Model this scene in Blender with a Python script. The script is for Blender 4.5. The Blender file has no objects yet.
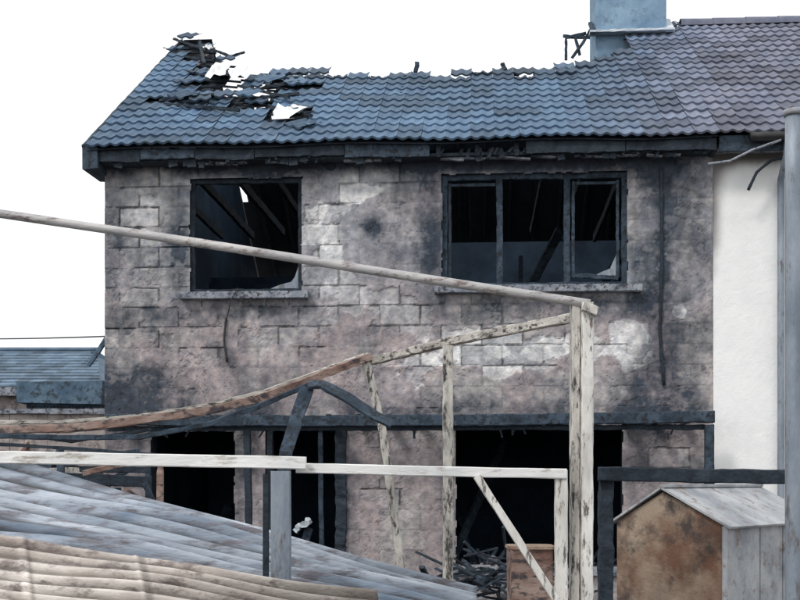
import bpy, math, random
import numpy as np
from mathutils import Vector, Matrix
random.seed(7); rng=np.random.RandomState(11)
# ------------------------------------------------------------------ survey helpers
CAM_D=12.0; CAM_H=1.6; F=1140.0; HOR=480.0
A=math.radians(4.0); SA,CA=math.sin(A),math.cos(A)
def P(px,py,d):            # measured point at real distance d (metres) from the camera
    return Vector(((px-400)*d/F, -CAM_D+d, CAM_H+(HOR-py)*d/F))
def H(px,py,yl=0.0):       # measured point on a plane parallel to the facade -> house coords
    rx=(px-400)/F; t=(yl+CAM_D*CA)/(rx*SA+CA)
    X=t*rx; Y=-CAM_D+t
    return (X*CA-Y*SA, CAM_H+(HOR-py)*t/F)
def proj(s,y,z):
    X=s*CA+y*SA; Y=-s*SA+y*CA
    d=Y+CAM_D
    return 400+X*F/d, HOR-(z-CAM_H)*F/d
# ------------------------------------------------------------------ numpy noise
LAT=rng.rand(256,256)
def vnoise(x,y):
    xi=np.floor(x).astype(int); yi=np.floor(y).astype(int)
    fx=x-xi; fy=y-yi; fx=fx*fx*(3-2*fx); fy=fy*fy*(3-2*fy)
    a=LAT[xi%256,yi%256]; b=LAT[(xi+1)%256,yi%256]; c=LAT[xi%256,(yi+1)%256]; d=LAT[(xi+1)%256,(yi+1)%256]
    return (a*(1-fx)+b*fx)*(1-fy)+(c*(1-fx)+d*fx)*fy
def fbm(x,y,o=4,off=0):
    r=0;a=.5;t=0
    for i in range(o):
        r=r+a*vnoise(x*2**i+17.3*i+off,y*2**i+9.1*i+off*1.7); t+=a; a*=.55
    return r/t
def sst(a,b,x):
    t=np.clip((x-a)/(b-a),0,1); return t*t*(3-2*t)
# ------------------------------------------------------------------ materials
def mat(name,c1,c2,scale=6,c3=None,rough=.85,bump=.3,metal=0,attr=False,contrast=(.35,.65),stretch=(1,1,1),fine=60,th3=(.5,.6),k3=2.7):
    m=bpy.data.materials.new(name); m.use_nodes=True
    nt=m.node_tree; N=nt.nodes; L=nt.links; b=N["Principled BSDF"]
    b.inputs["Roughness"].default_value=rough; b.inputs["Metallic"].default_value=metal
    tc=N.new("ShaderNodeTexCoord"); mp=N.new("ShaderNodeMapping"); mp.inputs["Scale"].default_value=stretch
    L.new(tc.outputs["Object"],mp.inputs[0])
    n=N.new("ShaderNodeTexNoise"); n.inputs["Scale"].default_value=scale; n.inputs["Detail"].default_value=5; n.inputs["Roughness"].default_value=.65
    L.new(mp.outputs[0],n.inputs["Vector"])
    r=N.new("ShaderNodeValToRGB"); e=r.color_ramp.elements
    e[0].position=contrast[0]; e[0].color=c1; e[1].position=contrast[1]; e[1].color=c2
    L.new(n.outputs["Fac"],r.inputs[0]); out=r.outputs[0]
    def mix(mode,fac,a,bb):
        x=N.new("ShaderNodeMix"); x.data_type='RGBA'; x.blend_type=mode
        if isinstance(fac,float): x.inputs[0].default_value=fac
        else: L.new(fac,x.inputs[0])
        for sock,v in ((x.inputs[6],a),(x.inputs[7],bb)):
            if isinstance(v,tuple): sock.default_value=v
            else: L.new(v,sock)
        return x.outputs[2]
    if c3:
        n3=N.new("ShaderNodeTexNoise"); n3.inputs["Scale"].default_value=scale*k3; n3.inputs["Detail"].default_value=6; n3.inputs["Roughness"].default_value=.72
        mp3=N.new("ShaderNodeMapping"); mp3.inputs["Location"].default_value=(5,3,9); mp3.inputs["Scale"].default_value=stretch
        L.new(tc.outputs["Object"],mp3.inputs[0]); L.new(mp3.outputs[0],n3.inputs["Vector"])
        r3=N.new("ShaderNodeValToRGB"); r3.color_ramp.elements[0].position=th3[0]; r3.color_ramp.elements[1].position=th3[1]
        L.new(n3.outputs["Fac"],r3.inputs[0]); out=mix('MIX',r3.outputs[0],out,c3)
    if attr:
        at=N.new("ShaderNodeAttribute"); at.attribute_name="Col"
        out=mix('MULTIPLY',1.0,out,at.outputs["Color"])
    L.new(out,b.inputs["Base Color"])
    nf=N.new("ShaderNodeTexNoise"); nf.inputs["Scale"].default_value=fine; nf.inputs["Detail"].default_value=3
    L.new(mp.outputs[0],nf.inputs["Vector"])
    bp=N.new("ShaderNodeBump"); bp.inputs["Strength"].default_value=bump; bp.inputs["Distance"].default_value=.01
    L.new(nf.outputs["Fac"],bp.inputs["Height"]); L.new(bp.outputs[0],b.inputs["Normal"])
    return m
M={}
M['wall']=mat('sooty_block_wall',(.70,.73,.78,1),(1.22,1.19,1.16,1),13,attr=True,bump=.7,fine=40,rough=.92)
M['render']=mat('white_painted_render',(.95,.95,.95,1),(1.04,1.04,1.03,1),3,attr=True,bump=.25,fine=70,rough=.9)
M['char']=mat('charred_timber',(.006,.012,.021,1),(.026,.039,.055,1),9,bump=.8,fine=40)
M['charblue']=mat('charred_board',(.012,.025,.042,1),(.05,.077,.11,1),7,c3=(.012,.015,.02,1),bump=.6)
M['inter']=mat('burnt_interior',(.007,.020,.042,1),(.026,.055,.095,1),2.5,bump=.5)
M['tile']=mat('concrete_roof_tile',(.66,.71,.80,1),(1.2,1.16,1.12,1),5,attr=True,bump=.4,rough=.7)
M['felt']=mat('roof_felt',(.008,.012,.02,1),(.02,.03,.045,1),3)
M['white']=mat('torn_white_membrane',(.75,.78,.8,1),(.88,.88,.88,1),5,bump=.2)
M['cream']=mat('peeling_cream_paint',(.50,.48,.45,1),(.76,.74,.70,1),9,c3=(.14,.12,.11,1),stretch=(1,1,.22),bump=.5,fine=50,th3=(.54,.61),k3=3)
M['creamd']=mat('scorched_cream_paint',(.30,.285,.26,1),(.64,.61,.56,1),10,c3=(.05,.045,.045,1),stretch=(1,1,.3),bump=.6,fine=50,th3=(.50,.60),k3=3)
M['topr']=mat('scorched_cream_rail',(.30,.28,.25,1),(.62,.59,.54,1),10,c3=(.06,.05,.05,1),stretch=(.3,.6,1),bump=.6,fine=50,th3=(.51,.60),k3=3)
M['rail']=mat('weathered_white_rail',(.62,.63,.63,1),(.83,.82,.80,1),5,c3=(.38,.34,.30,1),stretch=(.25,1,1),bump=.3,th3=(.55,.65),k3=4)
M['galv']=mat('galvanised_steel',(.17,.205,.25,1),(.31,.35,.40,1),6,rough=.55,metal=.3,bump=.3,stretch=(1,1,.3),c3=(.13,.12,.12,1),th3=(.54,.66))
M['pipe']=mat('dull_grey_pipe',(.30,.30,.31,1),(.50,.48,.47,1),6,c3=(.16,.12,.11,1),rough=.6,metal=.1,stretch=(.3,1,1),th3=(.53,.64),k3=4)
M['rust']=mat('rusty_bent_sheet',(.15,.075,.055,1),(.36,.27,.23,1),7,c3=(.05,.04,.045,1),rough=.8,stretch=(.4,1,1))
M['corrA']=mat('grey_corrugated_sheet',(.13,.18,.25,1),(.50,.54,.60,1),2.0,c3=(.15,.14,.16,1),rough=.7,bump=.4,attr=True,stretch=(.35,1.8,1.8),th3=(.50,.62),k3=4)
M['corrB']=mat('pale_corrugated_sheet',(.34,.29,.26,1),(.66,.61,.56,1),2.4,c3=(.22,.18,.17,1),rough=.8,bump=.4,attr=True,stretch=(.6,1.2,1.2),th3=(.50,.62),k3=4)
M['rusttan']=mat('scorched_tan_metal',(.16,.08,.05,1),(.36,.28,.21,1),2.2,c3=(.06,.045,.04,1),rough=.8,bump=.4,contrast=(.4,.6),th3=(.52,.66),k3=1.7)
M['metal']=mat('grey_sheet_metal',(.22,.24,.27,1),(.46,.47,.48,1),3.5,c3=(.20,.15,.13,1),rough=.6,bump=.3,th3=(.54,.64))
M['stack']=mat('chimney_render',(.12,.21,.32,1),(.25,.37,.48,1),2.4,rough=.9,c3=(.10,.15,.21,1),th3=(.52,.7))
M['lead']=mat('lead_flashing',(.46,.52,.58,1),(.64,.68,.72,1),8,rough=.6)
M['sill']=mat('concrete_sill',(.14,.16,.20,1),(.34,.36,.40,1),7,c3=(.05,.05,.06,1),rough=.9)
M['conc']=mat('rubble_concrete',(.12,.12,.13,1),(.38,.36,.35,1),5,attr=True,rough=.95)
M['ground']=mat('ash_and_dirt_ground',(.07,.065,.06,1),(.18,.165,.15,1),1.2,c3=(.04,.04,.04,1),rough=.95,bump=.7,fine=12)
M['bwall']=mat('garden_wall_render',(.26,.22,.21,1),(.44,.40,.38,1),2.5,c3=(.16,.14,.14,1),rough=.9)
M['btile']=mat('slate_roof',(.07,.11,.16,1),(.13,.19,.25,1),4,attr=True,rough=.8)
M['bluef']=mat('blue_grey_felt',(.05,.10,.16,1),(.12,.19,.26,1),5,c3=(.03,.05,.07,1),rough=.8)
M['black']=mat('black_cable',(.01,.01,.012,1),(.03,.03,.03,1),5,rough=.6)
M['pvc']=mat('pale_pvc',(.45,.48,.50,1),(.65,.66,.66,1),5,rough=.5,bump=.1)
g=bpy.data.materials.new('dirty_glass'); g.use_nodes=True; b=g.node_tree.nodes["Principled BSDF"]
b.inputs["Base Color"].default_value=(.03,.05,.07,1); b.inputs["Roughness"].default_value=.15; M['glass']=g
# ------------------------------------------------------------------ builder
class B:
    def __init__(s): s.v=[];s.f=[];s.c=[];s.mi=[];s.mats=[];s.sm=[]
    def m(s,k):
        if k not in s.mats: s.mats.append(k)
        return s.mats.index(k)
    def add(s,vs,fs,k,col=(1,1,1),smooth=False,cols=None):
        o=len(s.v); s.v+= [tuple(v) for v in vs]; i=s.m(k)
        for f in fs: s.f.append(tuple(o+a for a in f)); s.mi.append(i); s.sm.append(smooth)
        s.c+= [(*c_,1) for c_ in cols] if cols else [(*col,1)]*len(vs)
    def box(s,lo,hi,k,col=(1,1,1),jit=0):
        x0,y0,z0=lo;x1,y1,z1=hi
        vs=[(x+random.uniform(-jit,jit),y+random.uniform(-jit,jit),z+random.uniform(-jit,jit)) for x in(x0,x1) for y in(y0,y1) for z in(z0,z1)]
        s.add(vs,[(0,1,3,2),(4,6,7,5),(0,4,5,1),(2,3,7,6),(0,2,6,4),(1,5,7,3)],k,col)
    def poly(s,pts,w,h,k,jit=0,step=.12,up=(0,0,1),rnd=0,ch=.18,taper=None,col=(1,1,1)):
        pts=[Vector(p) for p in pts]; R=[]
        for a,b_ in zip(pts[:-1],pts[1:]):
            n=max(1,int((b_-a).length/step))
            for i in range(n): R.append(a.lerp(b_,i/n))
        R.append(pts[-1]); n=len(R)
        if rnd: sec=[(math.cos(2*math.pi*i/rnd)*.5,math.sin(2*math.pi*i/rnd)*.5) for i in range(rnd)]
        else:
            q=.5-ch*min(w,h)/max(w,1e-6)*.5; r=.5-ch*min(w,h)/max(h,1e-6)*.5
            sec=[(q,-.5),(.5,-r),(.5,r),(q,.5),(-q,.5),(-.5,r),(-.5,-r),(-q,-.5)]
        vs=[];K=len(sec); up=Vector(up); jx=jz=0
        for i,p in enumerate(R):
            t=(R[min(i+1,n-1)]-R[max(i-1,0)]).normalized()
            u=up if abs(t.dot(up))<.95 else Vector((0,1,0))
            sx=t.cross(u).normalized(); sz=sx.cross(t).normalized()
            f=1 if not taper else 1+(taper-1)*i/(n-1)
            jx=jx*.8+random.gauss(0,jit*.25); jz=jz*.8+random.gauss(0,jit*.25)
            for a,c in sec:
                vs.append(p+sx*(a*w*f+jx+random.uniform(-jit,jit)*.7)+sz*(c*h*f+jz+random.uniform(-jit,jit)*.7))
        fs=[(i*K+j,i*K+(j+1)%K,(i+1)*K+(j+1)%K,(i+1)*K+j) for i in range(n-1) for j in range(K)]
        fs+=[tuple(range(K-1,-1,-1)),tuple((n-1)*K+j for j in range(K))]
        s.add(vs,fs,k,col,smooth=bool(rnd))
    def chunk(s,c,r,k,col=(1,1,1),flat=.7):
        vs=[];ph=random.random()*6
        for (x,y,z) in ICO:
            q=random.uniform(.6,1.15)*r
            X=x*math.cos(ph)-y*math.sin(ph);Y=x*math.sin(ph)+y*math.cos(ph)
            vs.append((c[0]+X*q,c[1]+Y*q*.9,c[2]+z*q*flat))
        s.add(vs,ICOF,k,col)
    def obj(s,name,parent=None):
        me=bpy.data.meshes.new(name); me.from_pydata(s.v,[],s.f); me.update()
        for k in s.mats: me.materials.append(M[k])
        me.polygons.foreach_set("material_index",s.mi); me.polygons.foreach_set("use_smooth",s.sm)
        a=me.color_attributes.new("Col",'FLOAT_COLOR','POINT'); a.data.foreach_set("color",np.array(s.c,dtype=np.float32).ravel())
        o=bpy.data.objects.new(name,me); bpy.context.scene.collection.objects.link(o)
        if parent: o.parent=parent
        return o
import bmesh
bm=bmesh.new(); bmesh.ops.create_icosphere(bm,subdivisions=1,radius=1)
ICO=[tuple(v.co) for v in bm.verts]; ICOF=[tuple(v.index for v in f.verts) for f in bm.faces]; bm.free()
def empty(name,rot=0):
    e=bpy.data.objects.new(name,None); e.rotation_euler=(0,0,rot); bpy.context.scene.collection.objects.link(e); return e
# ------------------------------------------------------------------ houses
house=empty('burnt_house',-A); nb=empty('semi_detached_house',-A)
sL=H(105,300)[0]; sP=H(713,300)[0]; ZT=5.06
def rect(x0,y0,x1,y1):
    a=H(x0,y1); b_=H(x1,y0); return (a[0],a[1],b_[0],b_[1])
OP={'w1':rect(189,176,303,294),'w2':rect(441,170,628,289),'w3':rect(150,430,236,522),'dr':rect(265,428,346,640),'w4':rect(455,426,624,566)}
OP['dr']=(OP['dr'][0],.12,OP['dr'][2],OP['dr'][3])
def blobs(PX,PY,L):
    r=np.zeros_like(PX)
    for x,y,rx,ry,a in L: r+=a*np.exp(-(((PX-x)/rx)**2+((PY-y)/ry)**2)**1.15)
    return r
def facade(name,s0,s1,z0,z1,res,openings,colf,parent,mk='wall'):
    ns=int((s1-s0)/res)+1; nz=int((z1-z0)/res)+1
    s=np.linspace(s0,s1,ns); z=np.linspace(z0,z1,nz); S,Z=np.meshgrid(s,z)
    X=S*CA; Y=-S*SA; D=Y+CAM_D; PX=400+X*F/D; PY=HOR-(Z-CAM_H)*F/D
    col,disp=colf(S,Z,PX,PY)
    V=np.stack([S,-disp,Z],-1).reshape(-1,3)
    keep=np.ones((nz-1,ns-1),bool); sc=(S[:-1,:-1]+S[1:,1:])/2; zc=(Z[:-1,:-1]+Z[1:,1:])/2
    jn=.03*fbm(sc*9,zc*9,3,5)**1.5
    for (a,b_,c,d) in openings: keep&=~((sc>a+jn)&(sc<c-jn)&(zc>b_+jn)&(zc<d-jn))
    idx=np.arange(ns*nz).reshape(nz,ns)
    q=np.stack([idx[:-1,:-1],idx[:-1,1:],idx[1:,1:],idx[1:,:-1]],-1)[keep]
    me=bpy.data.meshes.new(name); me.from_pydata(V.tolist(),[],q.tolist()); me.update()
    me.materials.append(M[mk])
    at=me.color_attributes.new("Col",'FLOAT_COLOR','POINT')
    at.data.foreach_set("color",np.concatenate([col,np.ones(col.shape[:2]+(1,))],-1).astype(np.float32).ravel())
    o=bpy.data.objects.new(name,me); bpy.context.scene.collection.objects.link(o); o.parent=parent
def mx(a,b_,t): return a*(1-t[...,None])+b_*t[...,None]
def burnt(S,Z,PX,PY):
    n1=fbm(S*1.3,Z*1.3,5); n2=fbm(S*4,Z*4,5,3); n3=fbm(S*16,Z*16,4,7); n4=fbm(S*2.3,Z*2.3,5,13); n5=fbm(S*3.1,Z*1.6,5,41)
    n6=fbm(S*6.5,Z*6.5,4,61); n7=fbm(S*5,Z*1.1,4,77); n8=fbm(S*10,Z*10,5,93)
    c=np.floor(Z/.215).astype(int); xo=S/.43+.5*(c%2)+20; bi=np.floor(xo).astype(int)
    r1=LAT[(bi*7)%256,(c*13)%256]; r2=LAT[(bi*11+5)%256,(c*5+90)%256]; r3=LAT[(bi*17+50)%256,(c*3+30)%256]
    fx=xo-np.floor(xo); fz=Z/.215-c
    d=np.minimum(np.minimum(fx,1-fx)*.43,np.minimum(fz,1-fz)*.215)+(n3-.5)*.018+(n6-.5)*.012
    mort=sst(.015,.004,d)
    ex=blobs(PX,PY,[(145,225,50,75,.7),(325,230,28,75,.7),(390,178,50,22,.55),(350,330,80,30,.3),(500,350,80,26,.8),(600,355,40,30,.4),(170,360,70,45,.35),(395,300,50,18,.4),(395,490,50,60,.25),(660,450,60,40,.3),(420,375,40,22,.45),(250,330,60,20,.3)])
    ex=sst(.44,.56,ex+(n2-.5)*1.3+(r2-.5)*.5+.10)
    full=lambda *v: np.broadcast_to(np.array(v),S.shape+(3,))
    pinkness=sst(270,330,PY)
    pink=full(.41,.350,.350); grey=full(.345,.355,.385); tan=full(.50,.475,.46)
    base=mx(mx(grey,pink,np.clip(.25+.65*pinkness-.8*(n1-.5)*2,0,1)),tan,sst(.46,.64,n4)*.7)
    pale=mx(full(.48,.485,.51),full(.80,.79,.77),r1)
    wt=np.clip(blobs(PX,PY,[(145,225,65,80,.7),(325,230,38,80,1.),(395,178,60,22,.9),(500,350,85,28,1.2),(630,350,38,34,1.1),(395,310,50,18,.7),(250,330,80,24,.4),(420,375,40,22,.5)]),.15,1)
    pale=mx(base,pale,wt)
    col=mx(base,pale,ex)*(0.66+.70*n3)[...,None]
    mvis=sst(.40,.58,n4*.5+n6*.5)
    col=col*(1-mort*(.30*mvis+.48*ex))[...,None]*(.80+.38*(r1*(.35+.65*ex)+.5*(.65-.65*ex)))[...,None]
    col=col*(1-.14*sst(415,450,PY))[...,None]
    wh=blobs(PX,PY,[(632,352,26,24,1.0),(626,328,18,10,.9),(680,312,12,10,.8),(355,195,26,14,.6),(420,262,14,14,.55),(318,212,16,16,.65),(128,210,22,12,.55),(165,210,14,10,.5),(510,352,60,14,.65),(630,290,30,6,.5),(225,290,60,6,.2),(330,290,18,18,.55),(680,285,10,12,.55),(560,345,20,12,.55),(470,312,20,10,.5),(318,240,12,26,.5),(385,190,30,10,.5),(120,185,12,8,.45),(415,385,26,8,.45)])
    wh=sst(.5,.60,wh+(n2-.5)*.9+(n6-.5)*.3)
    col=mx(col,full(.84,.83,.82)*(.76+.45*n3)[...,None],wh*.85)
    so=blobs(PX,PY,[(400,158,420,14,.95),(120,165,30,20,.45),(245,166,90,16,.85),(535,160,130,18,.95),(130,385,46,42,.9),(115,260,20,80,.5),(155,262,46,54,.5),(368,226,14,13,1.2),(405,240,46,60,.55),(655,260,30,130,.8),(690,380,32,80,.5),(433,230,16,78,.8),(312,250,12,60,.5),(180,240,14,64,.7),(540,303,125,16,.65),(245,308,90,16,.6),(225,345,30,34,.45),(350,345,60,36,.35),(560,388,110,20,.4),(270,388,80,22,.45),(400,410,340,13,.65),(672,215,26,60,.6),(460,318,26,14,.4),(640,440,22,80,.75),(246,460,20,70,.75),(448,480,12,80,.8),(351,480,10,80,.8),(130,460,40,60,.7),(600,312,56,16,.45),(702,230,14,70,.55),(330,175,50,18,.4),(150,320,50,14,.35),(395,480,40,90,.12)])
    sv_=so+(n4-.5)*.8+(n2-.5)*1.0+(n5-.5)*.5+(n7-.5)*.5+(n8-.5)*.9+(r3-.5)*.26
    so2=sst(.18,1.12,sv_)                 # film of smoke
    film=.22*sst(-.15,.35,sv_+(n6-.5)*.6)
    rub=.45*sst(.52,.62,n8)*sst(.55,.45,np.abs(sv_-.75))   # places where soot has flaked off
    spk=sst(.57,.66,n3*.4+n6*.6)*.5
    a_=np.clip(1-(1-so2*.95)*(1-film)*(1-spk*.55),0,.95)*(1-rub*.6)
    col=mx(col,full(.020,.032,.050)*(.6+1.0*n3)[...,None],a_)
    cr=np.abs(fbm(S*2.1,Z*2.1,5,31)-.5); crk=sst(.005,.001,cr)*(1-ex)
    col=col*(1-.45*crk)[...,None]
    disp=.012*(1-ex)+ex*((r2-.5)*.008-.009*mort)+(n3-.5)*.007+(n8-.5)*.005-.002*mort*mvis-.004*crk+.004*wh
    return np.clip(col,.008,.85),disp
facade('front_wall',sL,sP-.003,0,ZT,.0125,OP.values(),burnt,house)
def white(S,Z,PX,PY):
    n1=fbm(S*1.1,Z*1.1,4,3); n2=fbm(S*7,Z*3,4,8); n3=fbm(S*25,Z*25,3)
    col=np.ones(S.shape+(3,))*np.array([.875,.875,.87])*(.96+.04*n2+.03*n3)[...,None]
    so=blobs(PX,PY,[(706,190,26,70,.6),(740,148,120,14,.95),(708,330,11,300,.4),(760,160,60,14,.3)])
    so=sst(.25,.95,so+(n1-.5)*.4+(n2-.5)*.35)
    col=mx(col,np.array([.10,.085,.075]),so*.9)
    dm=sst(.7,.1,Z)*.4; col=mx(col,np.array([.2,.2,.18]),dm)
    return np.clip(col,0,.88),(n3-.5)*.003+.006
NW=[(sP+3.0,3.4,sP+4.2,4.75),(sP+1.9,1.0,sP+3.9,2.2),(sP+4.6,.12,sP+5.5,2.2)]
facade('front_wall',sP,sP+6.3,0,ZT,.03,NW,white,nb,'render')
# shells
YB=7.4
yl0=-.32; sE,zE=H(84,148,yl0); sR_,zR=H(178,40,3.7); yR=3.7
TH=math.atan2(zR-zE,yR-yl0); ct,st_=math.cos(TH),math.sin(TH); VL=math.hypot(zR-zE,yR-yl0)
def shell(par,s0,s1,openings,left,mats):
    b_=B(); k,kin=mats
    zr=zR-.15
    for sx0,sx1,dv in ((s0,s0+.25,left),(s1-.25,s1,not left)):
        if not dv: continue
        prof=[(.02,0),(YB,0),(YB,ZT-.05),(yR,zr),(.02,ZT-.05)]
        vs=[(sx0,y,z) for y,z in prof]+[(sx1,y,z) for y,z in prof]
        b_.add(vs,[(0,1,2,3,4),(9,8,7,6,5)]+[(i,(i+1)%5,(i+1)%5+5,i+5) for i in range(5)],k)
    b_.box((s0+.26,YB-.25,0),(s1-.01,YB-.01,ZT-.1),k)
    b_.obj('side_and_back_walls',par)
    r=B()
    for (a,c,d,e) in openings:
        y0,y1=.004,.26
        q=[(a,c),(d,c),(d,e),(a,e)]
        vs=[(x,y0,z) for x,z in q]+[(x,y1,z) for x,z in q]
        r.add(vs,[(i,(i+1)%4,(i+1)%4+4,i+4) for i in range(4)],'char' if left else 'pvc')
    xs=sorted({s0,s1}|{o[0] for o in openings}|{o[2] for o in openings}); zs=sorted({0.,ZT-.1}|{o[1] for o in openings}|{o[3] for o in openings})
    for i in range(len(xs)-1):
        for j in range(len(zs)-1):
            cx=(xs[i]+xs[i+1])/2; cz=(zs[j]+zs[j+1])/2
            if any(o[0]<cx<o[2] and o[1]<cz<o[3] for o in openings): continue
            r.add([(xs[i],.262,zs[j]),(xs[i+1],.262,zs[j]),(xs[i+1],.262,zs[j+1]),(xs[i],.262,zs[j+1])],[(0,1,2,3)],kin)
    r.obj('window_reveals',par)
shell(house,sL,sP,list(OP.values()),True,('bwall','inter'))
shell(nb,sP,sP+6.3,NW,False,('bwall','bwall'))
i_=B()
i_.box((sL+.26,.27,2.42),(sP-.14,YB-.3,2.6),'inter'); i_.box((sL+.26,.27,.0),(sP-.14,YB-.3,.1),'inter')
i_.add([(sL+.27,y,z) for y,z in [(.27,.1),(YB-.27,.1),(YB-.27,ZT-.1),(yR,zR-.2),(.27,ZT-.1)]],[(0,1,2,3,4)],'inter')
prof=[(.3,.1),(YB-.3,.1),(YB-.3,ZT-.1),(yR,zR-.25),(.3,ZT-.1)]
i_.add([(sP-.13,y,z) for y,z in prof]+[(sP-.01,y,z) for y,z in prof],[(0,1,2,3,4),(9,8,7,6,5)]+[(i,(i+1)%5,(i+1)%5+5,i+5) for i in range(5)],'inter')
i_.box((-.35,.3,.1),(-.23,YB-.3,2.4),'inter'); i_.box((-.35,.3,2.6),(-.23,YB-.3,4.9),'inter')
i_.box((sL+.3,3.6,2.6),(-.36,3.7,4.4),'inter'); i_.box((sL+.3,3.4,.1),(-.36,3.5,2.4),'inter'); i_.box((-.2,3.9,2.6),(sP-.15,4.0,4.9),'inter'); i_.box((-.2,3.9,.1),(sP-.15,4.0,2.4),'inter')
i_.box((sL+.3,YB-.32,.1),(sP-.15,YB-.27,4.9),'inter')
for k in range(9):
    x=random.uniform(sL+.5,sP-.5); 
    i_.poly([(x,random.uniform(.6,1.6),2.6),(x+random.uniform(-1.2,1.2),random.uniform(1.6,3.2),random.uniform(3.6,4.9))],.05,.11,'charblue',jit=.004)
for k in range(7):
    x=random.uniform(sL+.5,sP-.5)
    i_.poly([(x,random.uniform(.5,1.2),.1),(x+random.uniform(-.9,.9),random.uniform(1.2,2.6),random.uniform(1.2,2.3))],.05,.1,'charblue',jit=.004)
for x in np.arange(sL+.5,sP-.2,.42): i_.poly([(x,.1,4.93),(x,3.4,4.93+random.uniform(-.15,.05))],.045,.1,'char',jit=.005)
i_.obj('interior',house)
# window frames
f=B()
def frame(o,muls,k,y=.07,t=.055,trans=None):
    a,c,d,e=o
    f.poly([(a+.01,y,c+t/2),(d-.01,y,c+t/2)],.06,t,k,jit=.006,step=.06); f.poly([(a+.01,y,e-t/2),(d-.01,y,e-t/2)],.06,t,k,jit=.006,step=.06)
    for x in [a+t/2,d-t/2]+muls: f.poly([(x,y-.005,c+.02),(x+random.uniform(-.01,.01),y-.005,e-.02)],t,.06,k,jit=.006,up=(0,1,0),step=.06)
frame(OP['w1'],[], 'char')
m1=H(500,200)[0]; m2=H(567,200)[0]
frame(OP['w2'],[m1,m2],'charblue',t=.065)
a,c,d,e=OP['w2']
for q in ((m2+.07,c+.09),(d-.1,c+.09)): f.poly([(q[0],.04,c+.1),(q[0],.04,e-.1)],.03,.04,'charblue',jit=.005,step=.06)
f.poly([(m2+.07,.04,e-.12),(d-.1,.04,e-.12)],.035,.03,'charblue',jit=.005); f.poly([(m2+.05,.04,c+.13),(d-.1,.04,c+.10)],.05,.04,'charblue',jit=.008,step=.05)
f.poly([(a+.1,.04,e-.12),(m1-.05,.04,e-.12)],.03,.03,'charblue',jit=.005)
f.poly([(a+.09,.04,c+.1),(a+.09,.04,e-.1)],.03,.04,'char',jit=.005,up=(0,1,0),step=.06)
f.add([(d-.11,.045,c+.12),(d-.11,.045,c+.36),(d-.15,.045,c+.27),(d-.18,.045,c+.20),(d-.27,.045,c+.165),(d-.36,.045,c+.12)],[(0,1,2,3,4,5)],'galv')
a,c,d,e=OP['w1']
f.add([(d-.06,.075,c+.06),(d-.06,.075,c+.30),(d-.10,.075,c+.18),(d-.14,.075,c+.13),(d-.26,.075,c+.10),(d-.36,.075,c+.06)],[(0,1,2,3,4,5)],'galv')
for o,n in ((OP['w1'],26),(OP['w2'],40),(OP['w4'],24),(OP['w3'],10)):
    for k in range(n):
        x=random.uniform(o[0]+.05,o[2]-.05); f.chunk((x,random.uniform(.0,.2),o[1]+.02),random.uniform(.01,.035),'char' if random.random()<.7 else 'sill')
f.obj('charred_window_frames',house)
sB=B()
for x0,x1,y in ((182,309,297),(435,641,291)):
    a=H(x0,y); b2=H(x1,y)
    sB.poly([(a[0],-.03,a[1]),(b2[0],-.03,a[1])],.16,.075,'sill',jit=.003)
sB.box((OP['w4'][0]-.05,-.06,OP['w4'][1]-.09),(OP['w4'][2]+.05,.1,OP['w4'][1]-.003),'sill',jit=.004)
sB.box((OP['w3'][0]-.05,-.06,OP['w3'][1]-.09),(OP['w3'][2]+.05,.1,OP['w3'][1]-.003),'sill',jit=.004)
sB.obj('window_sills',house)
dB=B(); o=OP['dr']
x=H(341,500)[0]; dB.poly([(x,.0,.12),(x,.0,o[3]-.02)],.12,.1,'char',jit=.010,up=(0,1,0),step=.04)
x=H(322,500)[0]; dB.poly([(x,.05,.12),(x-.02,.05,o[3]-.02)],.05,.06,'charblue',jit=.006,up=(0,1,0))
x=H(268,500)[0]; dB.poly([(x,.03,.12),(x+.02,.03,o[3]-.02)],.06,.1,'char',jit=.006,up=(0,1,0))
dB.obj('burnt_door_frame',house)
nbw=B()
for (a,c,d,e) in NW:
    nbw.add([(a,.10,c),(d,.10,c),(d,.10,e),(a,.10,e)],[(0,1,2,3)],'glass')
    for q in ([(a,c),(d,c)],[(a,e),(d,e)]): nbw.poly([(q[0][0],.07,q[0][1]),(q[1][0],.07,q[1][1])],.06,.08,'pvc')
    for x in (a+.03,(a+d)/2,d-.03): nbw.poly([(x,.065,c),(x,.065,e)],.06,.06,'pvc')
    nbw.box((a-.05,-.08,c-.08),(d+.05,.06,c-.003),'sill')
nbw.obj('windows_and_door',nb)
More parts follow.
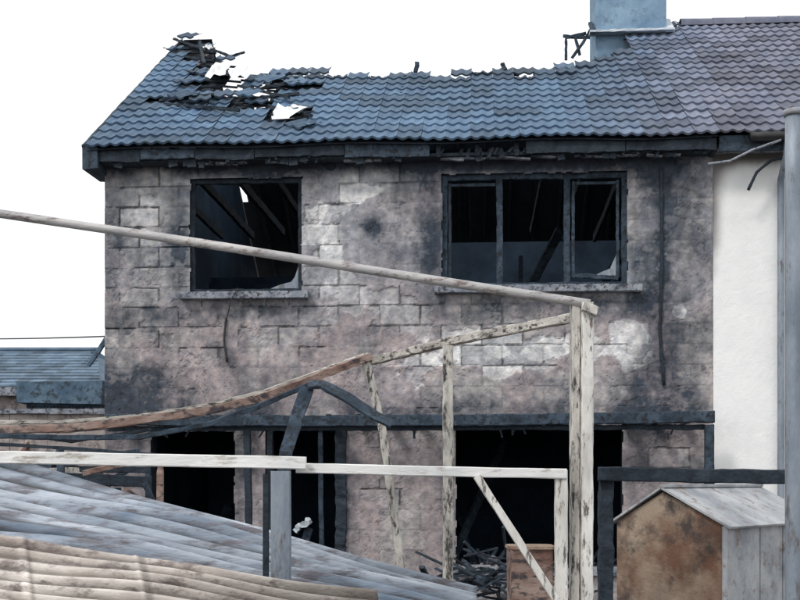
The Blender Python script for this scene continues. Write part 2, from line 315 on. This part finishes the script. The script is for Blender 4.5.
# ------------------------------------------------------------------ roof
def rp(s,v,h=0):
    return (s, yl0+v*ct-h*st_, zE+v*st_+h*ct)
RAG=[(60,34),(176,36),(205,40),(218,58),(250,70),(290,69),(330,70),(370,72),(400,69),(440,73),(480,68),(520,70),(560,64),(590,60),(612,52),(628,46),(640,0),(900,0)]
rx_=[p[0] for p in RAG]; ry_=[p[1] for p in RAG]
hole=[(222,80,30,20),(205,58,26,14),(258,92,28,12),(290,117,24,10),(185,100,22,5),(250,108,22,5),(300,92,12,5)]
GA=.25; TW=.25
def sag(s,v):
    if s>sP: return 0
    return -.05*math.sin(min(max((s-sL)/(sP-sL),0),1)*math.pi)*(v/VL)-.012*math.sin(s*3.1+v)
def tile(b_,s,v,col,rot=0,dz=0,w=TW,L=GA+.07,broken=False):
    n=13; vs=[]; c,sn=math.cos(rot),math.sin(rot)
    Ltop=L*(random.uniform(.4,.8) if broken else 1)
    for i in range(n):
        x=w*i/(n-1); hh=.022*(.5+.5*math.cos(2*math.pi*(x/(TW/2))))**1.3
        for vv,off in ((0,.008),(0,.030),(Ltop,.004)):
            X=(x-w/2)*c-vv*sn; V=(x-w/2)*sn+vv*c
            if broken and vv: V+=random.uniform(-.05,.05)
            p=rp(s+w/2+X,v+V,hh+off+dz); vs.append((p[0],p[1],p[2]+sag(s,v)))
    fs=[]
    for i in range(n-1):
        a=i*3;b2=a+3; fs+=[(a,b2,b2+1,a+1),(a+1,b2+1,b2+2,a+2)]
    b_.add(vs,fs,'tile',col)
def roof(par,s0,s1,burn):
    b_=B(); rows=int(VL/GA)+1
    for r in range(rows):
        v=r*GA
        if v>VL-.05: break
        ncol=int(round((s1-s0)/TW))
        for k in range(ncol):
            s=s0+k*TW
            cs=rp(s+.12,v+.13); px,py=proj(*cs)
            nz=float(fbm(np.array([s*.9+3]),np.array([v*.9]),4)[0]); n2=float(fbm(np.array([s*2.6]),np.array([v*2.6+9]),3)[0])
            bright=.55+1.0*(nz)+random.uniform(-.13,.13)
            tp=min(max((px-560)/160,0),1)
            col=np.array([.088,.155,.238])*(1-tp)+np.array([.155,.165,.215])*tp
            col=col*bright
            if n2>.56: col*= .66
            if v<.3: col*=.85
            rot=random.gauss(0,.008); dz=random.uniform(0,.005); br=False
            if burn:
                py_r=np.interp(px,rx_,ry_)
                if py<py_r+2: continue
                hv=max(math.exp(-(((px-hx)/rx)**2+((py-hy)/ry)**2)) for hx,hy,rx,ry in hole)
                if hv>.72: continue
                if hv>.12 and random.random()<hv*1.3:
                    if random.random()<.4: continue
                    rot=random.uniform(-.7,.7); dz=random.uniform(.02,.12); br=random.random()<.5; s+=random.uniform(-.1,.1); v2=v-random.uniform(0,.15); col=col*random.uniform(.4,.95)
                    tile(b_,s,v2,tuple(col),rot,dz,broken=br); continue
                if py<py_r+9 and random.random()<.35: rot=random.gauss(0,.04); dz=random.uniform(0,.015); br=random.random()<.6; col=col*.7
                if py<py_r+14: col=col*.75
                if random.random()<.012: rot=random.gauss(0,.15); dz=.015
            tile(b_,s,v,tuple(col),rot,dz,broken=br)
    return b_
s0=sE
nT=round((sP-s0)/TW)
b_=roof(house,sP-nT*TW,sP,True)
b_.obj('roof_tiles',house)
b_=roof(nb,sP,sP+6.5,False)
for k in range(15):
    s=sP+.3+k*.43; 
    vs=[]
    for e_ in (0,.44):
        for j in range(9):
            an=math.pi*j/8; r=.125-(.008 if e_ else 0)
            vs.append((s+e_,yR-math.cos(an)*r,zR-.03+math.sin(an)*r))
    b_.add(vs,[(j,j+1,j+10,j+9) for j in range(8)],'tile',(.13,.14,.19),smooth=True)
b_.add([(sP,yR,zR),(sP+6.6,yR,zR),(sP+6.6,YB+.4,zE),(sP,YB+.4,zE)],[(0,1,2,3)],'felt')
b_.obj('roof_tiles',nb)
r=B()
def vmax(s):
    best=0
    for k in range(60):
        v=VL*k/59; px,py=proj(*rp(s,v))
        if py>np.interp(px,rx_,ry_): best=v
    return best
for s in np.arange(s0+.1,sP,.40):
    vm=vmax(s)
    vv=min(VL-.02,vm+ (random.uniform(-.2,-.03) if random.random()<.85 else random.uniform(.0,.05)))
    r.poly([rp(s,.1,-.07),rp(s+random.uniform(-.02,.02),vv,-.07+sag(s,vv))],.045,.11,'char',jit=.005)
for v in np.arange(.1,VL-.1,.25):
    for s in np.arange(s0,sP,.2):
        if v<vmax(s)-.16 and random.random()<.93:
            r.poly([rp(s,v,-.006),rp(s+.2,v,-.006+sag(s,v))],.03,.022,'char',jit=.002,step=.2)
for s in np.arange(s0+.02,sP-.05,.25):
    for v in np.arange(0,VL-.2,.25):
        px,py=proj(*rp(s+.12,v+.12))
        hv=max(math.exp(-(((px-hx)/rx)**2+((py-hy)/ry)**2)) for hx,hy,rx,ry in hole)
        if py<np.interp(px,rx_,ry_)+4 or (hv>.55 and random.random()<.75): continue
        q=[rp(s,v,-.02),rp(s+.25,v,-.02),rp(s+.25,v+.25,-.02),rp(s,v+.25,-.02)]
        q=[(x,y,z+sag(x,v)) for x,y,z in q]
        r.add(q,[(0,1,2,3)],'felt')
def bp(s,w): return (s,yR+w*ct,zR-w*st_)
for s in np.arange(s0,sP-.02,.2):
    for w in np.arange(0,VL-.05,.2):
        p=bp(s+.1,w+.1); x2,y2=proj(*p)
        edge=.95+.25*math.sin(s*5)+.2*random.random()
        if s<s0+.35: edge=.0
        if w<edge: continue
        if 226<x2<247 and 178<y2<199: continue
        q=[bp(s,w),bp(s+.2,w),bp(s+.2,w+.2),bp(s,w+.2)]
        r.add(q,[(0,1,2,3)],'felt')
for s in np.arange(s0+.2,sP,.4): r.poly([bp(s,1.0+random.uniform(-.1,.35)),bp(s,VL)],.045,.11,'char',jit=.005)
for px,hh in ((420,.12),(503,.08)):
    s,_=H(px,70,3.0); vm=vmax(s)
    p=Vector(rp(s,vm-.1,.02)); r.poly([p,p+Vector((random.uniform(-.03,.03),0,hh))],.05,.05,'charblue',jit=.01,step=.04)
def onr(px,py,h):
    best=min(range(200),key=lambda k:abs(H(px,py,yl0+VL*k/199*ct)[1]-(zE+VL*k/199*st_)))
    v=VL*best/199; s=H(px,py,yl0+v*ct)[0]; return rp(s,v,h)
for (x0,y0,x1,y1) in ((175,42,214,58),(205,50,232,62),(160,104,215,101),(165,108,240,116),(210,66,245,58),(240,104,300,100),(250,94,300,88),(200,44,205,70),(186,60,215,66),(240,90,290,104),(270,110,312,122)):
    r.poly([onr(x0,y0,.04),onr(x1,y1,.07)],.04,.03,'char',jit=.008,step=.06)
r.obj('charred_roof_timbers',house)
w=B()
def crump(px,py,rw,rh,h=.1,seed=0):
    best=min(range(200),key=lambda k:abs(H(px,py,yl0+VL*k/199*ct)[1]-(zE+VL*k/199*st_)))
    v=VL*best/199; s=H(px,py,yl0+v*ct)[0]
    vs=[];rr=random.Random(seed)
    vs.append(rp(s,v,h+.05))
    for k in range(3):
        for j in range(14):
            an=2*math.pi*j/14; q=(k+1)/3*rr.uniform(.75,1.15)
            vs.append(rp(s+math.cos(an)*rw*q,v+math.sin(an)*rh*q,h+rr.uniform(-.03,.04)))
    fs=[(0,1+j,1+(j+1)%14) for j in range(14)]
    for k in range(2):
        for j in range(14): fs.append((1+k*14+j,1+(k+1)*14+j,1+(k+1)*14+(j+1)%14,1+k*14+(j+1)%14))
    w.add(vs,fs,'white')
crump(219,80,.13,.38,.12,1); crump(243,82,.15,.32,.12,2); crump(289,118,.20,.2,.08,3); crump(208,54,.07,.12,.08,4)
w.obj('torn_roof_membrane',house)
# eaves
e_=B()
x=s0+.02; first=True
while x<sP-.02:
    L=min(random.uniform(.5,1.3),sP-.02-x)
    if first or random.random()<.88: e_.poly([(x,yl0+.07,zE-.06+random.uniform(-.012,.012)),(x+L,yl0+.07,zE-.06+random.uniform(-.02,.01))],.03,random.uniform(.10,.15),'charblue' if random.random()<.4 else 'char',jit=.009,step=.05)
    x+=L+.01; first=False
e_.box((s0+.03,yl0+.10,ZT-.12),(sP-.02,.03,ZT-.09),'char',jit=.004)
e_.box((s0+.03,yl0+.11,ZT-.10),(s0+.5,.02,ZT+.10),'char',jit=.004)
for k in range(90):
    x=random.uniform(s0+.1,sP-.1); e_.poly([(x,-.2,ZT-.05),(x+random.uniform(-.05,.05),-.22,ZT-.05-random.uniform(.04,.15))],random.uniform(.02,.10),.02,'char',jit=.004,step=.05)
for k in range(18):
    x=random.uniform(s0+1,sP-.5); e_.poly([(x,-.15,ZT-.13),(x+random.uniform(.1,.4),-.17,ZT-.13-random.uniform(0,.03))],.05,.02,'sill',jit=.004,step=.05)
for s in np.arange(s0+.1,sP,.40): e_.box((s-.022,yl0+.09,ZT-.13),(s+.022,0,ZT+.0),'char',jit=.003)
e_.poly([rp(s0-.01,.02,-.05),rp(s0-.01,VL-.05,-.05)],.03,.15,'charblue',jit=.006)
e_.box((s0-.02,yl0+.02,ZT-.20),(sL+.02,.25,ZT+.06),'charblue',jit=.008)
e_.obj('eaves_fascia_and_soffit',house)
e2=B(); e2.poly([(sP+.01,yl0+.07,zE-.07),(sP+6.55,yl0+.07,zE-.07)],.025,.16,'charblue',jit=.002)
e2.box((sP+.01,yl0+.09,ZT-.10),(sP+6.5,.03,ZT-.07),'sill')
e2.poly([(sP+.3,yl0-.02,zE-.03),(sP+6.5,yl0-.02,zE-.05)],.11,.09,'black',rnd=10)
x=H(779,300)[0]
e2.poly([(x,-.02-.3,zE-.08),(x,-.3,zE-.2),(x,-.07,zE-.4),(x,-.07,.1)],.07,.07,'galv',rnd=12)
e2.poly([(a,-.38,c) for a,c in (H(708,164,-.38),H(730,161,-.38),H(752,150,-.38),H(781,140,-.38))],.025,.025,'sill',rnd=6)
q=[H(748,190,-.2),H(757,172,-.2),H(772,160,-.2),H(784,158,-.2)]
e2.poly([(a,-.2,c) for a,c in q],.03,.03,'char',jit=.004,rnd=7,step=.05)
e2.obj('gutter_and_downpipe',nb)
c=B(); cs,_=H(627,30,yR); 
c.box((cs-.46,yR-.4,zR-.7),(cs+.46,yR+.4,9.15),'stack',jit=.008)
c.box((cs-.53,yR-.47,9.153),(cs+.53,yR+.47,9.27),'sill')
for dx in (-.22,.22): c.poly([(cs+dx,yR,9.27),(cs+dx,yR,9.62)],.22,.22,'rust',rnd=14,taper=.85)
c.poly([rp(cs-.55,VL-.52,.06),rp(cs+.55,VL-.52,.06)],.16,.03,'lead',jit=.006,step=.06)
c.poly([rp(cs+.5,VL-.55,.07),rp(cs+.5,VL-.02,.09)],.12,.03,'lead',jit=.004)
c.poly([rp(cs-.5,VL-.55,.07),rp(cs-.5,VL-.02,.09)],.06,.03,'charblue',jit=.008)
c.obj('chimney_stack',nb)
t=B(); 
def q3(px,py): s,z=H(px,py,yR); return (s,yR,z)
for pts in ([q3(566,60),q3(566,38),q3(586,33)],[q3(563,36),q3(590,38)],[q3(572,58),q3(583,42),q3(590,30)],[q3(575,36),q3(580,55)]): t.poly(pts,.035,.035,'charblue',jit=.006,step=.05)
t.obj('bent_ridge_timbers',house)
sv=B()
def fl(px,py,y=-.03): s,z=H(px,py,y); return (s,y,z)
sv.poly([fl(661,168),fl(662,260),fl(660,330),fl(664,385)],.035,.03,'char',rnd=8,jit=.004,step=.06)
sv.poly([fl(226,318),fl(224,340),fl(227,362)],.022,.022,'black',rnd=6,jit=.003,step=.05)
sv.poly([fl(238,288,-.12),fl(231,300,-.13),fl(226,322,-.06)],.012,.012,'black',rnd=6,jit=.003,step=.05)
for k in range(7):
    px=random.uniform(200,290); sv.poly([fl(px,299,-.12),fl(px+random.uniform(-3,3),299+random.uniform(3,9),-.10)],.01,.01,'black',rnd=5,jit=.002,step=.05)
s,z=H(331,166); sv.poly([(s,-.05,z),(s,.0,z)],.10,.10,'char',rnd=16)
sv.obj('vent_and_cables',house)
# lean-to wall plate beam and post
lt=B()
def hl(px,py,y): s,z=H(px,py,y); return (s,y,z)
lt.poly([hl(108,420,-.35),hl(300,421,-.35),hl(500,420,-.35),hl(714,417,-.35)],.10,.115,'charblue',jit=.006,step=.06)
lt.poly([hl(108,429,-.30),hl(714,427,-.30)],.05,.05,'char',jit=.008,step=.06)
for px in np.arange(118,712,30): 
    a=hl(px,418,-.29); lt.box((a[0]-.025,-.29,a[2]-.05),(a[0]+.025,-.012,a[2]+.04),'char',jit=.004)
a=hl(709,420,-.35); lt.poly([(a[0],-.35,a[2]-.05),(a[0],-.35,0)],.09,.09,'charblue',jit=.005,up=(0,1,0))
a=hl(247,430,-.3); lt.poly([(a[0],-.3,a[2]),(a[0]+.05,-.32,.0)],.07,.07,'char',jit=.006,up=(0,1,0))
for k in range(12):
    px=random.uniform(120,700); lt.poly([hl(px,424,-.32),hl(px+random.uniform(-10,10),430+random.uniform(2,9),-.3)],.02,.015,'char',jit=.003,step=.05)
lt.obj('burnt_lean_to_beam',house)
# ------------------------------------------------------------------ foreground frame
fr=empty('fire_damaged_timber_frame')
def dn(px,py,d,px2=None):
    p=P(px,py,d); q=P(px2 or px,600,d); 
    t=(0-p.z)/(q.z-p.z); return p+(q-p)*t
b1=B()
b1.poly([P(575,304,6.2),dn(575,304,6.2,574)],.045,.09,'creamd',jit=.0025,up=(0,1,0),step=.05)
b1.poly([P(587,303,6.15),dn(587,303,6.15,586)],.062,.09,'cream',jit=.0025,up=(0,1,0),step=.05)
b1.poly([P(580.6,310,6.24),dn(580.6,310,6.24)],.02,.03,'char',jit=.002,up=(0,1,0),step=.1)
b1.poly([P(583,306,6.1),P(597,312,6.1)],.05,.05,'creamd',jit=.003)
b1.obj('corner_post',fr)
b1=B(); b1.poly([P(372,361,7.6),P(450,342,7.0),P(576,317,6.25)],.05,.05,'topr',jit=.004,step=.05); b1.obj('top_rail',fr)
b1=B(); b1.poly([P(448,346,6.95),dn(448,346,6.95)],.062,.07,'creamd',jit=.004,up=(0,1,0),step=.05); b1.obj('middle_post',fr)
b1=B(); b1.poly([P(364,354,7.6),P(383,430,7.55),P(400,560,7.5),P(404,640,7.5)],.052,.05,'creamd',jit=.004,up=(0,1,0),step=.05); b1.obj('leaning_post',fr)
b1=B()
b1.poly([P(-60,456,6.0),P(150,460,5.97),P(306,463,5.95)],.05,.066,'rail',jit=.002,step=.1)
b1.obj('front_rail',fr)
b1=B(); b1.poly([P(296,468,6.02),P(430,471,6.05),P(566,474,6.1)],.045,.053,'rail',jit=.002,step=.1); b1.obj('front_rail_extension',fr)
b1=B(); b1.poly([P(561,470,6.12),dn(561,470,6.12)],.065,.06,'cream',jit=.0025,up=(0,1,0),step=.06)
b1.poly([P(477,476,6.06),P(555,598,6.05),P(590,652,6.05)],.04,.052,'cream',jit=.002,up=(0,1,0)); b1.obj('braced_gate_post',fr)
b1=B(); b1.poly([P(281,471,5.85),dn(281,471,5.85)],.10,.06,'galv',jit=.001,up=(0,1,0)); b1.poly([P(266,474,5.9),dn(266,474,5.9)],.03,.04,'char',jit=.002,up=(0,1,0)); b1.obj('steel_post',fr)
b1=B(); b1.poly([P(307,388,7.0),P(296,420,6.9),P(286,452,6.8),P(283,480,6.8)],.085,.03,'charblue',jit=.003,up=(0,1,0),step=.05,taper=.9); b1.obj('charred_board',fr)
b1=B()
pts=[P(308,385,7.0),P(322,384,7.0),P(345,396,6.95),P(372,414,6.9),P(392,424,6.9)]
b1.poly(pts,.09,.018,'charblue',jit=.003,step=.05,up=(0,-.5,.85)); b1.obj('hanging_strip',fr)
pp=B(); pp.poly([P(-80,202,6.6),P(200,243,6.45),P(400,275,6.3),P(590,304,6.15)],.05,.05,'pipe',rnd=14,jit=.0008,step=.15); pp.obj('fallen_metal_pipe')
sg=B()
sg.poly([P(-60,431,7.0),P(60,429,7.0),P(130,422,7.0),P(200,412,7.1),P(255,400,7.2),P(310,380,7.4),P(368,357,7.6)],.10,.05,'rust',jit=.005,step=.05)
sg.poly([P(-60,423,7.15),P(60,422,7.15),P(140,416,7.15),P(210,405,7.25),P(265,391,7.3),P(320,371,7.5),P(366,355,7.7)],.06,.022,'topr',jit=.003,step=.06)
sg.poly([P(-60,434,6.9),P(60,438,6.9),P(140,437,6.9),P(210,424,7.0),P(270,402,7.2),P(310,384,7.3)],.08,.03,'charblue',jit=.004,step=.06)
sg.poly([P(-60,428,7.3),P(30,436,7.3),P(70,442,7.3),P(150,430,7.3)],.05,.02,'char',jit=.004,step=.08)
sg.poly([P(-60,441,6.8),P(20,446,6.8),P(90,450,6.8),P(160,455,6.7)],.03,.02,'char',jit=.004,step=.08)
sg.obj('sagging_metal_gutter')
def corr(name,c,nribs,amp,k,bow=0,edge=.02,lap=None,valley_dark=.6):
    Aq,Bq,Cq,Dq=[Vector(v) for v in c]; nu,nv=110,nribs*12; b_=B(); vs=[];cols=[]
    nrm=((Bq-Aq).cross(Cq-Aq)).normalized(); 
    if nrm.z<0: nrm=-nrm
    for j in range(nv+1):
        v=j/nv
        for i in range(nu+1):
            u=i/nu; p=(Aq.lerp(Bq,u)).lerp(Cq.lerp(Dq,u),v)
            sn=math.sin(2*math.pi*nribs*v+.5*math.sin(u*5))
            wv=amp*sn*(.8+.3*math.sin(u*9+v*14))+bow*math.sin(u*math.pi)*math.sin(v*2+1)+.010*math.sin(u*13+v*5)+.012*math.sin(u*7-v*9)
            nn=float(fbm(np.array([u*14.]),np.array([v*22.]),3)[0])
            gq=1-valley_dark*max(0,min(1,(.25-sn)/1.0+(nn-.5)*1.2))  # rib shade put into the colour: valleys darkened, broken up by patchy dirt
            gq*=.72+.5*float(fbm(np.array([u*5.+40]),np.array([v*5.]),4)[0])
            if lap:
                for l in lap:
                    if abs(u-l)<.006: wv+=.006; gq*=1.25
                    elif 0<u-l<.018: gq*=.6
            p=p+nrm*wv
            if j in(0,nv): p=p+Vector((0,0,random.uniform(-edge,edge)))
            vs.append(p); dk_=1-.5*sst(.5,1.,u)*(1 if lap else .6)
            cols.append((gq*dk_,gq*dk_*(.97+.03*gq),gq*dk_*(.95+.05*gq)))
    fs=[(j*(nu+1)+i,j*(nu+1)+i+1,(j+1)*(nu+1)+i+1,(j+1)*(nu+1)+i) for j in range(nv) for i in range(nu)]
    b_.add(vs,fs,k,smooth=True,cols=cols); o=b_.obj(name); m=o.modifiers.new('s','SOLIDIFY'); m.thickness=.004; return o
corr('corrugated_roof_sheet',[P(-70,446,7.2),P(476,592,6.4),P(-70,548,5.9),P(476,630,5.9)],9,.036,'corrA',bow=.03,edge=.006,valley_dark=.85)
corr('corrugated_roof_sheet',[P(-70,532,5.55),P(376,592,5.3),P(-70,660,4.9),P(420,720,4.9)],12,.019,'corrB',bow=.02,edge=.004,lap=(.215,.475),valley_dark=.6)
# ------------------------------------------------------------------ small metal store, right
ms=B()
a=P(617,560,7.7); b2=P(726,560,7.15); dv=Vector((.95,1.05,0)); a.z=b2.z=0
def up(v,z): return Vector((v.x,v.y,z))
zE2=P(700,526,7.2).z; zP=P(668,489,7.45).z
mid=(a+b2)/2-(b2-a)*.06
pts=[a,b2,up(b2,zE2),up(mid,zP-.02),up(a,zE2+.01)]
ms.add(pts,[(0,1,2,3,4)],'rusttan'); ms.add([p+dv for p in pts],[(4,3,2,1,0)],'rusttan')
ms.add([b2,b2+dv,up(b2+dv,zE2),up(b2,zE2)],[(0,1,2,3)],'metal'); ms.add([a,a+dv,up(a+dv,zE2),up(a,zE2)],[(3,2,1,0)],'metal')
def slab(q,th,k):
    n=(q[1]-q[0]).cross(q[3]-q[0]).normalized(); 
    if n.z<0:n=-n
    ms.add([p for p in q]+[p+n*th for p in q],[(3,2,1,0),(4,5,6,7)]+[(i,(i+1)%4,(i+1)%4+4,i+4) for i in range(4)],k)
fo=-dv.normalized()*.03; ro=(b2-a).normalized()*.04
slab([up(mid,zP)+fo,up(b2,zE2-.015)+fo+ro,up(b2+dv,zE2-.015)-fo+ro,up(mid+dv,zP)-fo],.014,'metal')
slab([up(a,zE2-.005)+fo-ro,up(mid,zP+.002)+fo,up(mid+dv,zP+.002)-fo,up(a+dv,zE2-.005)-fo-ro],.014,'metal')
ms.poly([up(mid,zP+.02)+fo,up(mid+dv,zP+.02)-fo],.06,.02,'metal',jit=.001)
ms.poly([up(b2,zE2)+Vector((-.01,-.01,0)),up(b2,0)+Vector((-.01,-.01,0))],.03,.03,'metal',jit=.001)
nf=(b2-a).normalized()
for q_ in (.35,.6,.85): ms.poly([up(b2+dv*q_,zE2-.02)+nf*.008,up(b2+dv*q_,0)+nf*.008],.02,.014,'metal',up=(0,1,0))
ms.obj('small_metal_store')
dk=B(); dk.poly([P(606,470,7.0),dn(606,470,7.0)],.085,.09,'char',jit=.006,up=(0,1,0),step=.04)
dk.poly([P(598,474,6.95),P(700,476,6.9),P(860,477,6.8)],.06,.085,'char',jit=.004,step=.06); dk.obj('charred_fence_rail')
pl=B(); pl.poly([P(794,112,5.6),dn(794,112,5.6,794)],.085,.085,'galv',rnd=16,jit=.0005,step=.3)
pl.poly([P(794,116,5.6),P(794,110,5.6)],.10,.10,'metal',rnd=16); pl.obj('steel_pole')
bx=B(); p=P(530,548,8.2)
bx.poly([(p.x,p.y,0),(p.x,p.y,p.z)],.30,.32,'rust',jit=.006,up=(0,1,0),ch=.08); bx.poly([(p.x,p.y,p.z),(p.x,p.y,p.z+.02)],.33,.35,'rusttan',jit=.004,up=(0,1,0)); bx.obj('rusted_steel_bin')
rb=B()
for k in range(900):
    x=random.uniform(-4,4); y=random.gauss(-1.6,1.3); 
    if y>-.15: continue
    hh=.85*math.exp(-((x-.8)/1.0)**2-((y+1.6)/1.2)**2)+.35*math.exp(-((x+.8)/.8)**2-((y+1.0)/.8)**2)
    z=random.random()*hh; r_=random.uniform(.03,.11)
    g_=random.choice([.1,.15,.3,.6,1,1.3]); rb.chunk((x,y,z+r_*.4),r_,'conc',(g_*.95,g_*.99,g_*1.08))
for k in range(200):
    x=random.gauss(.8,.8); y=random.gauss(-1.5,.8); hh=.85*math.exp(-((x-.8)/1.0)**2-((y+1.6)/1.2)**2)
    if y>-.4: continue
    p=Vector((x,y,hh*random.uniform(.6,1.1)+.03)); d=Vector((random.uniform(-1,1),random.uniform(-1,1),random.uniform(-.2,.45))).normalized()*random.uniform(.15,.6)
    rb.poly([p,p+d],random.uniform(.015,.05),random.uniform(.01,.03),random.choice(['char','char','charblue','char','charblue']),jit=.003,step=.1)
rb.obj('fire_debris_pile')
rb=B()
def ind(o,zf,n):
    for k in range(n):
        x=random.uniform(o[0],o[2]); y=random.uniform(.15,1.8); r_=random.uniform(.03,.09); g_=random.choice([.1,.15,.25,.5])
        rb.chunk((x,y,zf+random.random()*.22),r_,'conc',(g_*.85,g_,g_*1.25))
ind((OP['w4'][0],0,OP['w4'][2],0),OP['w4'][1]-.25,150); ind((OP['dr'][0],0,OP['dr'][2],0),.3,40)
for k in range(22):
    x=random.uniform(OP['w4'][0],OP['w4'][2]); p=Vector((x,.2+random.random()*.6,OP['w4'][1]-.1)); rb.poly([p,p+Vector((random.uniform(-.4,.4),.3,random.uniform(.05,.3)))],random.uniform(.015,.05),.02,random.choice(['char','charblue']),jit=.004)
# crumpled pale sheet on the charred board leaning in the doorway
p=H(303,526,.1); q=Vector((p[0],.1,p[1]))
rb.poly([(q.x-.25,.14,.12),(q.x+.06,.14,q.z-.02)],.09,.04,'charblue',jit=.005)
rb.poly([q+Vector((-.08,0,-.06)),q+Vector((-.03,0,-.01)),q+Vector((.02,.0,.01)),q+Vector((.07,.03,.055))],.08,.05,'lead',jit=.018,step=.02)
rb.obj('indoor_debris',house)
# ------------------------------------------------------------------ left background
bg=B()
zr=P(0,343,26).z; ze=P(0,386,24).z
x1=P(100,380,24).x; x0=-19.
bg.box((x0,12.3,0),(x1-.3,20,ze),'bwall')
nR=12
for rr in range(nR):
    a0=rr/nR; a1=(rr+1)/nR; y0=12+a0*3.6; y1=12+a1*3.6; z0=ze+(zr-ze)*a0; z1=ze+(zr-ze)*a1
    e0=x1-a0*1.0; e1=x1-a1*1.0; x=x0
    while x<e0:
        xx=min(x+.3,e0); g_=random.uniform(.6,1.4)
        bg.add([(x,y0,z0+.03),(xx,y0,z0+.03),(min(xx,e1+.0) ,y1,z1),(min(x,e1),y1,z1),(x,y0,z0-.01),(xx,y0,z0-.01)],[(0,1,2,3),(4,5,1,0)],'btile',(g_,g_,g_)); x+=.3
bg.add([(x0,15.6,zr),(x1-1,15.6,zr),(x1,20.4,ze),(x0,20.4,ze)],[(0,1,2,3)],'btile'); bg.add([(x1,12,ze),(x1,20.4,ze),(x1-1,15.6,zr)],[(0,1,2)],'btile')
bg.poly([(x0,15.6,zr+.03),(x1-1,15.6,zr+.03)],.2,.12,'btile',rnd=8)
bg.box((x0,12.0,ze-.2),(x1,12.1,ze-.02),'sill')
bg.obj('neighbouring_bungalow')
sh=B(); a=P(26,380,14.2); b2=P(99,380,14.2)
sh.box((a.x,a.y,0),(b2.x,a.y+1.6,a.z-.25),'bluef',jit=.01); sh.box((a.x-.08,a.y-.1,a.z-.30),(b2.x+.06,a.y+1.7,a.z-.02),'bluef',jit=.02)
for k in range(10):
    sh.poly([(a.x+.05+k*.09,a.y-.01,0),(a.x+.05+k*.09,a.y-.01,a.z-.32)],.08,.02,'charblue',jit=.001,up=(0,1,0))
sh.poly([P(88,366,13.8),P(98,352,13.8),P(107,338,13.8)],.06,.05,'bluef',jit=.004); sh.poly([P(92,352,13.8),P(110,360,13.8)],.05,.04,'bluef',jit=.004)
sh.obj('flat_roof_shed')
gw=B(); gz=P(0,409,13.2).z; x=-12
while x<-3.55:
    gw.box((x,1.2,0),(x+.438,1.4,gz-.06),'bwall',jit=.003); gw.box((x,1.15,gz-.058),(x+.436,1.45,gz),'sill',jit=.006); x+=.44
gw.obj('garden_wall')
sc=B()
for k in range(22):
    px=random.uniform(-20,150); p=P(px,random.uniform(455,490),random.uniform(8.4,10)); q=p+Vector((random.uniform(-.6,.6),random.uniform(-.3,.3),random.uniform(-.5,.25)))
    sc.poly([p,q,(q.x,q.y,0)],.05,.04,random.choice(['char','charblue','rust','char']),jit=.004)
for (x0,y0,x1,y1,k,h) in ((-20,450,60,462,'rust',.06),(20,470,140,452,'charblue',.06),(50,474,100,472,'creamd',.09),(60,478,150,482,'char',.09),(-20,468,150,470,'char',.05)):
    sc.poly([P(x0,y0,9),P(x1,y1,9.2)],.05,h,k,jit=.004)
sc.obj('scrap_timber_heap')
cb=B()
pts=[]
for i in range(21):
    u=i/20; p=P(-200,331,20).lerp(Vector((sL*CA,-sL*SA+.3,P(106,337,12.6).z)),u); p.z-=.25*4*u*(1-u)*.3; pts.append(p)
cb.poly(pts,.018,.018,'black',rnd=6); cb.obj('overhead_cable')
me=bpy.data.meshes.new('ground'); me.from_pydata([(-300,-300,0),(300,-300,0),(300,300,0),(-300,300,0)],[],[(0,1,2,3)]); me.materials.append(M['ground'])
go=bpy.data.objects.new('ground',me); bpy.context.scene.collection.objects.link(go)
# ------------------------------------------------------------------ light
sc_=bpy.context.scene
w_=bpy.data.worlds.new("World"); sc_.world=w_; w_.use_nodes=True; nt=w_.node_tree; N=nt.nodes; L=nt.links
bgN=N["Background"]; sky=N.new("ShaderNodeTexSky"); sky.sky_type='NISHITA'; sky.sun_disc=False
EL,AZ=math.radians(48),math.radians(222)
sky.sun_elevation=EL; sky.sun_rotation=AZ
hs=N.new("ShaderNodeHueSaturation"); hs.inputs["Saturation"].default_value=.35; L.new(sky.outputs[0],hs.inputs["Color"])
mxn=N.new("ShaderNodeMix"); mxn.data_type='RGBA'; mxn.inputs[0].default_value=.8; L.new(hs.outputs[0],mxn.inputs[6]); mxn.inputs[7].default_value=(10.0,10.2,10.4,1)
L.new(mxn.outputs[2],bgN.inputs[0]); bgN.inputs[1].default_value=.13
sl=bpy.data.lights.new('sun','SUN'); sl.energy=1.5; sl.angle=math.radians(10); sl.color=(1,.97,.93)
so=bpy.data.objects.new('sun',sl); sc_.collection.objects.link(so)
dirv=Vector((math.sin(AZ)*math.cos(EL),math.cos(AZ)*math.cos(EL),math.sin(EL)))
so.rotation_euler=dirv.to_track_quat('Z','Y').to_euler()
sc_.view_settings.view_transform='Standard'; sc_.view_settings.look='None'; sc_.view_settings.exposure=0
cam=bpy.data.cameras.new('cam'); cam.sensor_width=36; cam.lens=F/800*36; cam.shift_y=(HOR-300)/800; cam.clip_end=1000
co=bpy.data.objects.new('camera',cam); co.location=(0,-CAM_D,CAM_H); co.rotation_euler=(math.radians(90),0,0); sc_.collection.objects.link(co); sc_.camera=co
